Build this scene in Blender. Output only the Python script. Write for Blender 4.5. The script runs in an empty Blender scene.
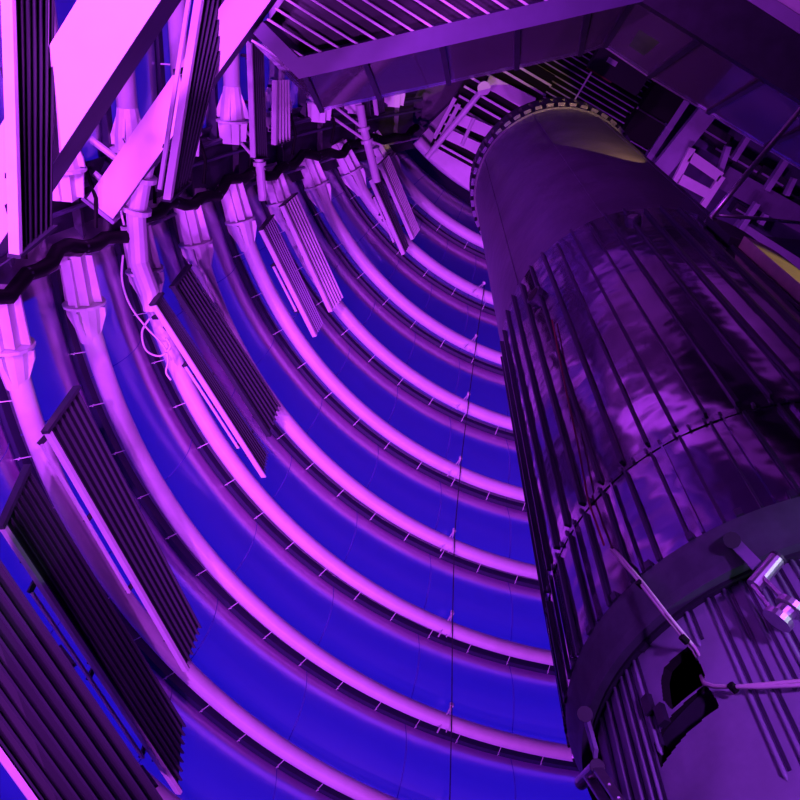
import bpy, math, random
from mathutils import Vector, Matrix
random.seed(7)
sc = bpy.context.scene
COL = sc.collection
PI = math.pi
R = math.radians

# ------------------------------------------------------------------ camera
EYE = 1.6                                   # eye height above the ground floor
F, ELEV, ROLL = 800.0, 1.0773, 0.0812       # focal length in pixels, upward tilt, roll
fw = Vector((0, math.cos(ELEV), math.sin(ELEV)))
up0 = Vector((0, -math.sin(ELEV), math.cos(ELEV)))
ri0 = Vector((1, 0, 0))
RI = math.cos(ROLL) * ri0 + math.sin(ROLL) * up0
UP = -math.sin(ROLL) * ri0 + math.cos(ROLL) * up0
cam_d = bpy.data.cameras.new('camera'); cam_d.lens = 36.0; cam_d.sensor_width = 36.0
cam_d.clip_start = 0.05; cam_d.clip_end = 200
cam = bpy.data.objects.new('camera', cam_d); COL.objects.link(cam)
m3 = Matrix((RI, UP, -fw)).transposed()
cam.matrix_world = Matrix.Translation((0, 0, EYE)) @ m3.to_4x4()
sc.camera = cam

# ------------------------------------------------------------------ world, exposure, lamps
w = bpy.data.worlds.new('blue_backlight'); sc.world = w; w.use_nodes = True
w.node_tree.nodes['Background'].inputs[0].default_value = (0.035, 0.014, 1.0, 1)
w.node_tree.nodes['Background'].inputs[1].default_value = 2.0  # saturated blue surround added to glow through the outer foil
sc.view_settings.view_transform = 'Standard'
try: sc.view_settings.look = 'None'
except Exception: pass
sc.view_settings.gamma = 1.0
sc.view_settings.use_curve_mapping = False
sc.view_settings.exposure = 0.0

def spot(name, loc, tgt, col, power, size=90, blend=0.6, radius=0.15):
    d = bpy.data.lights.new(name, 'SPOT'); d.color = col; d.energy = power
    d.spot_size = R(size); d.spot_blend = blend; d.shadow_soft_size = radius
    o = bpy.data.objects.new(name, d); COL.objects.link(o)
    loc = Vector(loc) + Vector((0, 0, EYE)); tgt = Vector(tgt) + Vector((0, 0, EYE))
    o.location = loc; o.rotation_euler = (tgt - loc).to_track_quat('-Z', 'Y').to_euler()
    return o
MAG = (0.56, 0.06, 1.0)
# magenta floodlights at the foot of the walls, plus unseen fill lights added for the ribs
for x, y, e in ((-3.9, 3.2, 1), (-3.2, 7.0, 1), (-0.8, 10.0, 1), (3.2, 11.6, 1)):
    spot('wall_floodlight', (x, y, -1.2), (x * .50 + .3, y * .56 + .9, 18), MAG, 4000 * e, 66, 1.0, 0.2)
spot('fill_light', (-1.2, 2.2, -1.2), (-4.2, 8.5, 9.2), MAG, 2600, 62, 1.0, 0.2)  # unseen fill added to brighten the lower left ribs
spot('fill_light', (1.2, 6.5, -1.2), (2.2, 12.5, 9.5), MAG, 1500, 60, 1.0, 0.2)  # unseen fill added for the dim ribs at lower right
spot('rear_fill_light', (-2.6, -3.0, 2.0), (-2.6, 5.5, 17), MAG, 6000, 66, 0.9, 0.2)  # unseen, added to even out the falloff on the upper ribs
spot('wall_floodlight', (-3.6, -2.5, -1.2), (-3.4, 0.5, 12), MAG, 5200, 80, 0.6, 0.2)
spot('rocket_floodlight', (1.9, -3.4, -0.8), (1.9, 2.4, 1.6), (0.46, 0.08, 1.0), 2300, 40, 1.0, 0.25)
spot('warm_spotlight', (3.0, 1.35, 9.3), (2.42, 2.34, 14.3), (1.0, 0.60, 0.20), 900, 25, 0.12, 0.02)
spot('gallery_lamp', (6.0, -1.2, 1.0), (1.9, 2.2, 2.9), (0.75, 0.92, 1.0), 420, 26, 0.8, 0.05)
spot('warm_spotlight', (6.2, 0.0, 4.2), (3.0, 2.2, 6.0), (1.0, 0.66, 0.28), 350, 26, 0.4, 0.03)

# ------------------------------------------------------------------ geometry of the place (metres, relative to the eye)
S = 1.5
def ray(x, y): return (F * fw + (x - 400) * RI + (400 - y) * UP).normalized()
def atz(x, y, z):
    d = ray(x, y); return d * (z / d.z)
def zr(i): return (7.0742 + i) * S
def cen(i): return Vector(((3.2456 - .0633 * i) * S, (2.4683 - .3323 * i) * S))
def rad(i): return (6.3616 - .2855 * i) * S
def ringp(i, a, off=0.0, dz=0.0):
    c = cen(i); r = rad(i) + off
    return Vector((c.x + r * math.cos(R(a)), c.y + r * math.sin(R(a)), zr(i) + dz))
RX, RY, RR = 1.7286 * S, 2.3215 * S, .9971 * S
def cylhit(x, y, r=RR):
    d = ray(x, y); a = d.x**2 + d.y**2; b = -(d.x * RX + d.y * RY); c = RX**2 + RY**2 - r * r
    D = b * b - a * c
    if D < 0: D = 0
    return d * ((-b - D**.5) / a)
def rpt(a, z, r=RR): return Vector((RX + r * math.cos(R(a)), RY + r * math.sin(R(a)), z))
def wallhit(x, y, off):
    d = ray(x, y); t = 1.0
    while t < 45:
        P = d * t; i = P.z / S - 7.0742; c = cen(i)
        if math.hypot(P.x - c.x, P.y - c.y) > rad(i) - off: return P
        t += .02
    return d * 20
NODE_X = {-3: -5.5, -2: -5.25, -1: -5.0, 0: -4.7, 1: -4.3, 2: -3.93, 3: -3.45, 4: -2.9, 5: -2.24, 6: -1.6, 7: -.75, 8: 0.15}
def node_az(i):                              # where the ring crosses the spine (y about 4.1)
    c = cen(i); s = (4.12 - c.y) / rad(i)
    return 180 - math.degrees(math.asin(max(-1, min(1, s))))
def xs(z):                                   # x of the straight wall at height z
    i = z / S - 7.0742; k = max(-3, min(7, math.floor(i))); t = i - k
    return NODE_X[k] * (1 - t) + NODE_X[k + 1] * t

# ------------------------------------------------------------------ materials
def mat(name, base, rough=.5, metal=0., noise=0., scale=6., bump=0., bscale=20., spec=.5, col2=None, coat=0.):
    m = bpy.data.materials.new(name); m.use_nodes = True
    nt = m.node_tree; b = nt.nodes['Principled BSDF']
    b.inputs['Base Color'].default_value = (*base, 1); b.inputs['Roughness'].default_value = rough
    b.inputs['Metallic'].default_value = metal
    b.inputs['Specular IOR Level'].default_value = spec
    b.inputs['Coat Weight'].default_value = coat
    if noise or bump:
        tc = nt.nodes.new('ShaderNodeTexCoord')
    if noise:
        n = nt.nodes.new('ShaderNodeTexNoise'); n.inputs['Scale'].default_value = scale; n.inputs['Detail'].default_value = 5
        nt.links.new(tc.outputs['Object'], n.inputs['Vector'])
        cr = nt.nodes.new('ShaderNodeValToRGB')
        c2 = col2 or tuple(c * (1 - noise) for c in base)
        cr.color_ramp.elements[0].color = (*c2, 1); cr.color_ramp.elements[0].position = .35
        cr.color_ramp.elements[1].color = (*base, 1); cr.color_ramp.elements[1].position = .65
        nt.links.new(n.outputs['Fac'], cr.inputs['Fac']); nt.links.new(cr.outputs['Color'], b.inputs['Base Color'])
    if bump:
        n2 = nt.nodes.new('ShaderNodeTexNoise'); n2.inputs['Scale'].default_value = bscale; n2.inputs['Detail'].default_value = 2
        nt.links.new(tc.outputs['Object'], n2.inputs['Vector'])
        bp = nt.nodes.new('ShaderNodeBump'); bp.inputs['Strength'].default_value = bump; bp.inputs['Distance'].default_value = .05
        nt.links.new(n2.outputs['Fac'], bp.inputs['Height']); nt.links.new(bp.outputs['Normal'], b.inputs['Normal'])
    return m
M = {}
M['white'] = mat('white_paint', (.78, .76, .78), .38, noise=.08, scale=4)
M['soffit'] = mat('white_soffit', (.80, .78, .80), .6, noise=.05, scale=2)
def film_inner():                            # clear glossy inner foil
    m = bpy.data.materials.new('clear_etfe_foil'); m.use_nodes = True; nt = m.node_tree; nt.nodes.clear()
    out = nt.nodes.new('ShaderNodeOutputMaterial')
    t = nt.nodes.new('ShaderNodeBsdfTransparent'); t.inputs[0].default_value = (.92, .92, 1.0, 1)
    g = nt.nodes.new('ShaderNodeBsdfGlossy'); g.inputs['Roughness'].default_value = .30; g.inputs[0].default_value = (1, 1, 1, 1)
    b = nt.nodes.new('ShaderNodeMixShader'); b.inputs[0].default_value = .46
    nt.links.new(t.outputs[0], b.inputs[1]); nt.links.new(g.outputs[0], b.inputs[2]); nt.links.new(b.outputs[0], out.inputs[0])
    return m
def film_outer():                            # blue translucent outer foil
    m = bpy.data.materials.new('blue_etfe_foil'); m.use_nodes = True; nt = m.node_tree; nt.nodes.clear()
    out = nt.nodes.new('ShaderNodeOutputMaterial')
    d = nt.nodes.new('ShaderNodeBsdfDiffuse'); d.inputs[0].default_value = (.10, .04, .10, 1)
    t = nt.nodes.new('ShaderNodeBsdfTranslucent'); t.inputs[0].default_value = (.6, .55, 1.0, 1)
    a = nt.nodes.new('ShaderNodeMixShader'); a.inputs[0].default_value = .6
    nt.links.new(d.outputs[0], a.inputs[1]); nt.links.new(t.outputs[0], a.inputs[2]); nt.links.new(a.outputs[0], out.inputs[0])
    return m
M['film'] = film_inner(); M['film_out'] = film_outer()
M['seam'] = mat('film_seam', (.10, .07, .35), .4)
M['reflection_band'] = mat('painted_reflection', (.46, .12, .30), .6)  # magenta tint stands for the rib reflected in the film
M['rail'] = mat('navy_clamp_rail', (.018, .014, .05), .5)
M['dark'] = mat('dark_steel', (.03, .028, .045), .45, noise=.3, scale=5)
M['spine'] = mat('dark_spine_steel', (.045, .038, .075), .5, noise=.2, scale=3)
M['beam'] = mat('grey_blue_steel', (.075, .06, .14), .5, noise=.15, scale=3)
M['black'] = mat('black_rubber', (.003, .003, .004), .6, spec=.2)
M['fin'] = mat('grey_aluminium_fin', (.040, .043, .060), .5, metal=.2, noise=.1, scale=8)
M['finlight'] = mat('pale_fin', (.075, .078, .10), .45, metal=.2)
M['finback'] = mat('charcoal_backing', (.020, .021, .030), .6)
M['bare'] = mat('bright_steel', (.70, .68, .72), .38, metal=1., noise=.1, scale=30)
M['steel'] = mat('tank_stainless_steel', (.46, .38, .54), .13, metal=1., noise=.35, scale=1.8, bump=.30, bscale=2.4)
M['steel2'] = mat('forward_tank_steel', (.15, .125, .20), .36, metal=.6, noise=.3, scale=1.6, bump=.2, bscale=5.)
M['stringer'] = mat('stringer_steel', (.05, .04, .08), .4, metal=.5)
M['bay'] = mat('grey_painted_bay', (.34, .32, .46), .45, metal=.1, noise=.25, scale=3.5, bump=.1, bscale=9)
M['ring'] = mat('grey_ring', (.10, .115, .14), .45, metal=.3, noise=.25, scale=10)
M['void'] = mat('flat_black', (.002, .002, .003), .9)
M['cable'] = mat('white_cable_sheath', (.75, .66, .66), .5)
M['red'] = mat('red_cable', (.20, .01, .02), .5)
M['floor'] = mat('dark_floor', (.06, .055, .07), .4, noise=.3, scale=3)
M['wall'] = mat('grey_wall', (.18, .16, .22), .6, noise=.15, scale=1.5)
M['core'] = mat('dark_core_wall', (.05, .045, .08), .6, noise=.2, scale=1.0)
M['cream'] = mat('cream_paint', (.70, .62, .42), .5, noise=.15, scale=8)
M['teal'] = mat('teal_paint', (.10, .30, .34), .5)
M['shaded_roofsteel'] = mat('shaded_roof_steel', (.16, .13, .22), .5, noise=.15, scale=3)  # darker copy of the roof steel, dim light put into its colour
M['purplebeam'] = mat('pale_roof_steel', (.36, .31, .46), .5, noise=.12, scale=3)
def glass():
    m = bpy.data.materials.new('tinted_glass'); m.use_nodes = True; nt = m.node_tree
    nt.nodes.clear()
    out = nt.nodes.new('ShaderNodeOutputMaterial')
    tr = nt.nodes.new('ShaderNodeBsdfTransparent'); tr.inputs[0].default_value = (.88, .85, .92, 1)
    gl = nt.nodes.new('ShaderNodeBsdfGlossy'); gl.inputs['Roughness'].default_value = .04
    gl.inputs[0].default_value = (.9, .9, 1, 1)
    df = nt.nodes.new('ShaderNodeBsdfDiffuse'); df.inputs[0].default_value = (.45, .4, .5, 1)
    fr = nt.nodes.new('ShaderNodeFresnel'); fr.inputs[0].default_value = 1.45
    a = nt.nodes.new('ShaderNodeMixShader'); b = nt.nodes.new('ShaderNodeMixShader')
    a.inputs[0].default_value = .16
    nt.links.new(tr.outputs[0], a.inputs[1]); nt.links.new(df.outputs[0], a.inputs[2])
    nt.links.new(fr.outputs[0], b.inputs[0]); nt.links.new(a.outputs[0], b.inputs[1]); nt.links.new(gl.outputs[0], b.inputs[2])
    nt.links.new(b.outputs[0], out.inputs[0])
    return m
M['glass'] = glass()

# ------------------------------------------------------------------ mesh helpers
class MB:
    def __init__(s): s.v = []; s.f = []
    def quad(s, a, b, c, d):
        n = len(s.v); s.v += [Vector(p) for p in (a, b, c, d)]; s.f.append((n, n+1, n+2, n+3)); return s
    def box8(s, p):                          # p: 4 bottom corners then 4 top corners
        n = len(s.v); s.v += [Vector(q) for q in p]
        for f in ((3,2,1,0),(4,5,6,7),(0,1,5,4),(1,2,6,5),(2,3,7,6),(3,0,4,7)): s.f.append(tuple(n+k for k in f))
        return s
    def beam(s, p0, p1, w, h, upv=(0, 0, 1)):
        p0 = Vector(p0); p1 = Vector(p1); d = (p1 - p0).normalized()
        x = d.cross(Vector(upv))
        if x.length < 1e-4: x = d.cross(Vector((1, 0, 0)))
        x.normalize(); y = x.cross(d).normalized()
        a, b = x * w / 2, y * h / 2
        return s.box8([p0-a-b, p0+a-b, p1+a-b, p1-a-b, p0-a+b, p0+a+b, p1+a+b, p1-a+b])
    def tube(s, pts, r, n=8, cap=True):
        pts = [Vector(p) for p in pts]; rs = r if isinstance(r, (list, tuple)) else [r] * len(pts)
        base = len(s.v); prev = None
        for k, p in enumerate(pts):
            d = (pts[min(k+1, len(pts)-1)] - pts[max(k-1, 0)])
            if d.length < 1e-9: d = Vector((0, 0, 1))
            d.normalize()
            if prev is None:
                x = d.cross(Vector((0, 0, 1)))
                if x.length < .05: x = d.cross(Vector((1, 0, 0)))
            else: x = prev - d * prev.dot(d)
            x.normalize(); prev = x; y = d.cross(x)
            for j in range(n):
                a = 2 * PI * j / n; s.v.append(p + (x * math.cos(a) + y * math.sin(a)) * rs[k])
        for k in range(len(pts) - 1):
            for j in range(n):
                a = base + k*n + j; b = base + k*n + (j+1) % n
                s.f.append((a, b, b+n, a+n))
        if cap:
            s.f.append(tuple(base + j for j in reversed(range(n)))); e = base + (len(pts)-1)*n
            s.f.append(tuple(e + j for j in range(n)))
        return s
    def grid(s, fn, nu, nv, skip=None):
        n = len(s.v)
        for a in range(nu + 1):
            for b in range(nv + 1): s.v.append(Vector(fn(a, b)))
        for a in range(nu):
            for b in range(nv):
                if skip and skip(a, b): continue
                k = n + a*(nv+1) + b; s.f.append((k, k+nv+1, k+nv+2, k+1))
        return s
    def arc(s, a0, a1, z0, z1, r0, r1, n=32):      # solid curved band about the rocket axis
        st = len(s.v); full = abs(a1 - a0) >= 359.9
        m = n if full else n + 1
        for k in range(m):
            a = a0 + (a1 - a0) * k / n
            for (rr, zz) in ((r0, z0), (r1, z0), (r1, z1), (r0, z1)): s.v.append(rpt(a, zz, rr))
        for k in range(n):
            b = st + k*4; c = st + ((k+1) % m)*4
            for j in range(4):
                j2 = (j+1) % 4; s.f.append((b+j, c+j, c+j2, b+j2))
        if not full:
            s.f.append((st, st+1, st+2, st+3)); e = st + n*4; s.f.append((e+3, e+2, e+1, e))
        return s
    def build(s, name, mt, parent=None, smooth=False, base=None):
        me = bpy.data.meshes.new(name)
        if parent is not None: o0 = Vector(parent['_w'])
        else:
            o0 = Vector(base) if base is not None else Vector((
                (min(v.x for v in s.v)+max(v.x for v in s.v))/2, (min(v.y for v in s.v)+max(v.y for v in s.v))/2, min(v.z for v in s.v)))
        own = o0 if parent is None else o0
        me.from_pydata([tuple(v - own) for v in s.v], [], s.f); me.update()
        if smooth: me.polygons.foreach_set('use_smooth', [True] * len(me.polygons))
        me.materials.append(M[mt])
        o = bpy.data.objects.new(name, me); COL.objects.link(o)
        if parent is not None: o.parent = parent
        else: o.location = own + Vector((0, 0, EYE))
        o['_w'] = tuple(own)
        return o
def tag(o, label=None, cat=None, group=None, kind=None):
    if label: o['label'] = label
    if cat: o['category'] = cat
    if group: o['group'] = group
    if kind: o['kind'] = kind
    return o
def thing(name, base, label=None, cat=None, group=None, kind=None):
    o = bpy.data.objects.new(name, None); COL.objects.link(o); o.empty_display_size = .2
    o.location = Vector(base) + Vector((0, 0, EYE)); o['_w'] = tuple(base)
    return tag(o, label, cat, group, kind)

# ================================================================== the setting
FLOOR = -EYE
m = MB(); n = 48
m.box8([(-14, -12, FLOOR-.3), (18, -12, FLOOR-.3), (18, 18, FLOOR-.3), (-14, 18, FLOOR-.3), (-14, -12, FLOOR), (18, -12, FLOOR), (18, 18, FLOOR), (-14, 18, FLOOR)])
tag(m.build('floor', 'floor'), kind='structure')
tag(MB().box8([(-150, -150, FLOOR-.8), (150, -150, FLOOR-.8), (150, 150, FLOOR-.8), (-150, 150, FLOOR-.8), (-150, -150, FLOOR-.35), (150, -150, FLOOR-.35), (150, 150, FLOOR-.35), (-150, 150, FLOOR-.35)]).build('ground_outside', 'floor'), kind='structure')
m = MB(); ZR = 24.2
m.box8([(-9, -10, ZR), (14, -10, ZR), (14, 12, ZR), (-9, 12, ZR), (-9, -10, ZR+.3), (14, -10, ZR+.3), (14, 12, ZR+.3), (-9, 12, ZR+.3)])
tag(m.build('ceiling', 'dark'), kind='structure')
def end_az(i):                               # the cushions stop behind the rocket, where the core wall begins
    c = cen(i); u = Vector((RX, RY)).normalized(); b_ = u.dot(c); t_ = b_ + math.sqrt(max(0, b_*b_ - c.dot(c) + rad(i)**2))
    P = u * t_; return math.degrees(math.atan2(P.y - c.y, P.x - c.x))
# plain lower wall under the first cushions
m = MB()
m.grid(lambda a, b: ringp(-3, node_az(-3) - (node_az(-3) - end_az(-3)) * a / 48, .4) * 1 if b else
       Vector((*ringp(-3, node_az(-3) - (node_az(-3) - end_az(-3)) * a / 48, .4).xy, FLOOR)), 48, 1)
tag(m.build('wall_lower', 'wall'), kind='structure')
m = MB(); m.box8([(-9, -6.3, FLOOR), (15, -6.3, FLOOR), (15, -6, FLOOR), (-9, -6, FLOOR), (-9, -6.3, ZR), (15, -6.3, ZR), (15, -6, ZR), (-9, -6, ZR)])
tag(m.build('wall_back', 'wall'), kind='structure')
m = MB(); m.box8([(14.4, -6, FLOOR), (14.8, -6, FLOOR), (14.8, 17, FLOOR), (14.4, 17, FLOOR), (14.4, -6, ZR), (14.8, -6, ZR), (14.8, 17, ZR), (14.4, 17, ZR)])
tag(m.build('wall_right', 'wall'), kind='structure')

RINGS = list(range(-3, 8))
def coref(a, b):
    ii = -3 + 11.9 * a / 24; p = ringp(ii, end_az(ii), .45)
    return p if b == 0 else Vector((14.6, p.y + .3, p.z))
m = MB().grid(coref, 24, 1)
p0, p1 = coref(0, 0), coref(0, 1)
m.quad((p0.x, p0.y, FLOOR), (p1.x, p1.y, FLOOR), p1, p0)
tag(m.build('wall_core', 'core'), kind='structure')
NPAN = 9
# curved wall of air cushions: one cushion panel per bay and segment
wc = thing('wall_curved', (4, 9, zr(-3)), kind='structure')
def bulge(t, u):                             # t: height in the bay, u: distance (deg) from the spine end
    e = min(1.0, max(0.0, u / 9.0)); e = math.sqrt(max(0.0, 1 - (1 - e)**2))
    return -.28 * math.sin(PI * t) ** .9 * e
def shade_curve(t):                                  # outer foil: profile shaped so its lower part turns from the sky and darkens
    return .60 * (math.sin(PI * (t / .72) / 2) if t < .72 else math.cos(PI * (t - .72) / .28 / 2)) ** 1.1
for i in RINGS:
    for k in range(NPAN):
        def fn(a, b, i=i, k=k):
            t = b / 12.0; ii = i + t
            s0 = node_az(ii) + 3.0
            u = (s0 - end_az(ii)) * (k + a / 8.0) / NPAN
            return ringp(ii, s0 - u, .40 + bulge(t, u))
        p = MB().grid(fn, 8, 12).build('cushion', 'film', wc, True)
        def fo(a, b, i=i, k=k):
            t = b / 12.0; ii = i + t; s0 = node_az(ii) + 3.0
            u = (s0 - end_az(ii)) * (k + a / 8.0) / NPAN
            return ringp(ii, s0 - u, .68 + shade_curve(t))
        MB().grid(fo, 8, 12).build('outer_foil', 'film_out', p, True)
        if k:
            sm = MB(); pts = [fn(0, b) for b in range(13)]
            sm.tube([q - Vector((q.x - cen(i).x, q.y - cen(i).y, 0)).normalized() * .002 for q in pts], .008, 4).build('seam', 'seam', p)
    def rail(a, b, ii=i):
        s0 = node_az(ii) + 1.5; az = s0 - (s0 - end_az(ii)) * a / 60
        off, dz = ((.29, -.07), (.40, -.07), (.40, .20), (.29, .20), (.29, -.07))[b]
        return ringp(ii, az, off, dz)
    MB().grid(rail, 60, 4).build('clamp_rail', 'rail', wc)
    def refband(a, b, ii=i):  # added strip that paints the rib's reflection behind the clamp rail
        s0 = node_az(ii) + 1.5; az = s0 - (s0 - end_az(ii)) * a / 60
        off, dz = ((.41, -.03), (.70, .03), (.70, .08), (.41, .04), (.41, -.03))[b]
        return ringp(ii, az, off, dz)
    MB().grid(refband, 60, 4).build('reflection_band', 'reflection_band', wc)
# straight wall of cushions beyond the spine
ws = thing('wall_straight', (-5, -1, zr(-3)), kind='structure')
for i in RINGS:
    for k in range(3):
        def fn(a, b, i=i, k=k):
            t = b / 10.0; y = 2.95 - 8.95 * (k + a / 6.0) / 3
            u = (2.95 - y) * 6
            return Vector((xs(zr(i + t)) - .40 - bulge(t, u), y, zr(i + t)))
        p = MB().grid(fn, 6, 10).build('cushion', 'film', ws, True)
        def fo(a, b, i=i, k=k):
            t = b / 10.0; y = 2.95 - 8.95 * (k + a / 6.0) / 3
            return Vector((xs(zr(i + t)) - .42 - shade_curve(t), y, zr(i + t)))
        MB().grid(fo, 6, 10).build('outer_foil', 'film_out', p, True)
    z = zr(i); MB().beam((xs(z) - .37, 3.0, z), (xs(z) - .37, -5.8, z), .18, .22).build('clamp_rail', 'rail', ws)
m = MB()
m.box8([(NODE_X[-3]-.4, -6, FLOOR), (NODE_X[-3]-.2, -6, FLOOR), (NODE_X[-3]-.2, 4.2, FLOOR), (NODE_X[-3]-.4, 4.2, FLOOR),
        (NODE_X[-3]-.4, -6, zr(-3)), (NODE_X[-3]-.2, -6, zr(-3)), (NODE_X[-3]-.2, 4.2, zr(-3)), (NODE_X[-3]-.4, 4.2, zr(-3))])
tag(m.build('wall_left', 'wall'), kind='structure')
# the spine: a steel strip that climbs between the two walls
sp = thing('wall_spine', (-5.5, 3.5, zr(-3)), kind='structure')
def spf(a, b):
    ii = -3 + 11 * a / 44; y, dx = ((2.75, -.30), (3.0, -.42), (4.05, -.42), (4.3, -.30))[b]
    return Vector((xs(zr(ii)) + dx, y, zr(ii)))
MB().grid(spf, 44, 3).build('plate', 'spine', sp)
for y in (3.02, 3.30, 4.02):
    MB().tube([(xs(zr(ii)) - .22, y, zr(ii)) for ii in [-3 + 11 * a / 33 for a in range(34)]], .035 if y > 3.2 else .05, 6).build('edge_rail', 'purplebeam' if y > 4 else 'beam', sp)
for j, i in enumerate(RINGS):
    MB().beam((xs(zr(i) + .7) - .36, 3.05, zr(i) + .7), (xs(zr(i) + .7) - .36, 4.0, zr(i) + .7), .12, .10).build('cross_bar', 'spine', sp)

# ================================================================== ribs
ORD = {-3: 'lowest', -2: 'second lowest', -1: 'lowest in view', 0: 'second lowest in view', 1: 'third from the bottom of the view', 2: 'fourth from the bottom of the view',
       3: 'fifth from the bottom of the view', 4: 'sixth from the bottom of the view', 5: 'third from the top', 6: 'second from the top', 7: 'topmost, just under the roof rim'}
def frame_of(d):
    d = Vector(d).normalized(); x = d.cross(Vector((0, 0, 1))).normalized(); y = x.cross(d).normalized(); return d, x, y
def socket(parent, p, d, SL_=.72):
    """cast end of a rib: sleeve, flange and gusset plates; p = end of the tube, d = direction away from the tube"""
    d, x, y = frame_of(d)
    so = MB().tube([p - d*.62, p - d*.30, p - d*.02], [.152, .205, .235], 12).build('socket', 'white', parent, False)
    MB().tube([p - d*.05, p - d*.01], [.30, .30], 16).build('flange', 'white', so)
    sl = MB()
    sl.beam(p + d*.0, p + d*SL_, .30, .36, y); sl.build('sleeve', 'white', so)
    for s1, s2 in ((1, 0), (-1, 0), (0, 1), (0, -1)):
        v = x * s1 + y * s2; t = (y if s1 else x) * .018
        q = [p - d*.55 + v*.15, p - d*.08 + v*.15, p - d*.08 + v*.30, p - d*.20 + v*.29]
        MB().box8([a - t for a in q] + [a + t for a in q]).build('gusset', 'white', so)
        q2 = [p + d*(SL_ - .03) + v*.13, p + d*.0 + v*.13, p + d*.0 + v*.27, p + d*(SL_ - .03) + v*.24]
        MB().box8([a - t for a in q2] + [a + t for a in q2]).build('gusset', 'white', so)
clip_me = None
for i in RINGS:
    a0 = node_az(i); N = 72
    t = thing('curved_rib', ringp(i, a0), ('white curved steel tube rib on the cushion wall, %s' % ORD[i]), 'rib', 'curved ribs of the cushion wall')
    a1 = a0 - 2.6
    pts = [ringp(i, a1 - (a1 - end_az(i)) * k / N) for k in range(N + 1)]
    MB().tube(pts, .15, 12).build('tube', 'white', t, True)
    socket(t, ringp(i, a0 - 2.4), ringp(i, a0 + .5) - ringp(i, a0 - 2.4))
    a = a0 - 7
    while a > end_az(i) + 8:
        cl = MB().beam(ringp(i, a, .12, -.05), ringp(i, a, .36, -.10), .010, .014)
        cl.beam(ringp(i, a, .30, -.12), ringp(i, a, .30, -.05), .018, .018)
        cl.build('clip', 'white', t)
        a -= math.degrees(.85 / rad(i))
    x0 = NODE_X[i]; z0 = zr(i)
    t = thing('straight_rib', (x0, 2.9, z0), ('white straight steel tube rib left of the spine, %s' % ORD[i]), 'rib', 'straight ribs beyond the spine')
    MB().tube([(x0, 2.62, z0), (x0, -5.9, z0)], .15, 12).build('tube', 'white', t, True)
    socket(t, Vector((x0, 2.68, z0)), (0, 1, 0), .36)
    for k in range(7):
        MB().beam((x0 - .10, 1.6 - k, z0 - .05), (x0 - .42, 1.6 - k, z0 - .1), .022, .03).build('clip', 'white', t)
# rim of the roof above the last rib
m = MB()
m.tube([ringp(8, node_az(8) - (node_az(8) - end_az(8)) * k / 48, -.05) for k in range(49)], .17, 8)
rim = m.build('trim_1', 'white', None, True); tag(rim, kind='structure')
m = MB()
def rimf(a, b):
    az = node_az(8) - (node_az(8) - end_az(8)) * a / 48
    return ringp(8, az, (-.05, -.45, -.45, -1.9)[b], (.05, .35, .8, 1.3)[b])
m.grid(rimf, 48, 3); tag(m.build('trim_2', 'white'), kind='structure')

# wire hung across the ribs
pts = [ringp(i, math.degrees(math.atan2(p.y - cen(i).y, p.x - cen(i).x)), -.24) for i, p in
       [(i, atz(x, y, zr(i))) for i, (x, y) in {-1: (452, 815), 0: (453, 712), 1: (451, 622), 2: (454, 537), 3: (461, 463), 4: (469, 398), 5: (475, 342), 6: (482, 290)}.items()]]
t = thing('hanging_wire', pts[0], 'thin dark wire climbing across the curved ribs left of the rocket', 'wire')
MB().tube(pts, .012, 5).build('wire', 'dark', t)
for p in pts[:]:
    d = Vector((p.x - cen(0).x, p.y - cen(0).y, 0)).normalized(); tn = Vector((-d.y, d.x, 0))
    h = MB(); h.tube([p + Vector((0, 0, .2)), p + d*.30 + tn*.16 + Vector((0, 0, -.28))], .016, 5)
    h.tube([p + Vector((0, 0, .2)), p + d*.30 - tn*.03 + Vector((0, 0, -.2))], .012, 5)
    h.tube([p + Vector((0, 0, .17)), p + Vector((0, 0, .24))], .04, 8); h.build('wire_clip', 'white', t)

# ================================================================== black pipe on the spine
pts = []
for k in range(67):
    ii = -3 + 10.6 * k / 66; j = math.sin(k * 1.7) * .05 + math.sin(k * .63) * .07
    pts.append(Vector((xs(zr(ii)) + .10 + j * .5, 3.74 + j, zr(ii))))
pb = thing('insulated_pipe', pts[0], 'black lagged pipe snaking up the spine between the two walls', 'pipe')
MB().tube(pts, .10, 8).build('pipe', 'black', pb, True)
for k in range(4, 66, 5):
    MB().tube([pts[k] - (pts[k+1]-pts[k]).normalized()*.02, pts[k] + (pts[k+1]-pts[k]).normalized()*.02], .10, 8).build('pipe_clamp', 'fin', pb)
for k, i in enumerate(RINGS[1:9]):
    z = zr(i) + .55
    MB().tube([(xs(z) - .02, 3.6, z), (xs(z + .3) - .1, 3.2, z + .12), (xs(z + .3) - .35, 2.5, z + .3)], .03, 6).build('branch_pipe', 'black', pb)

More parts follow.
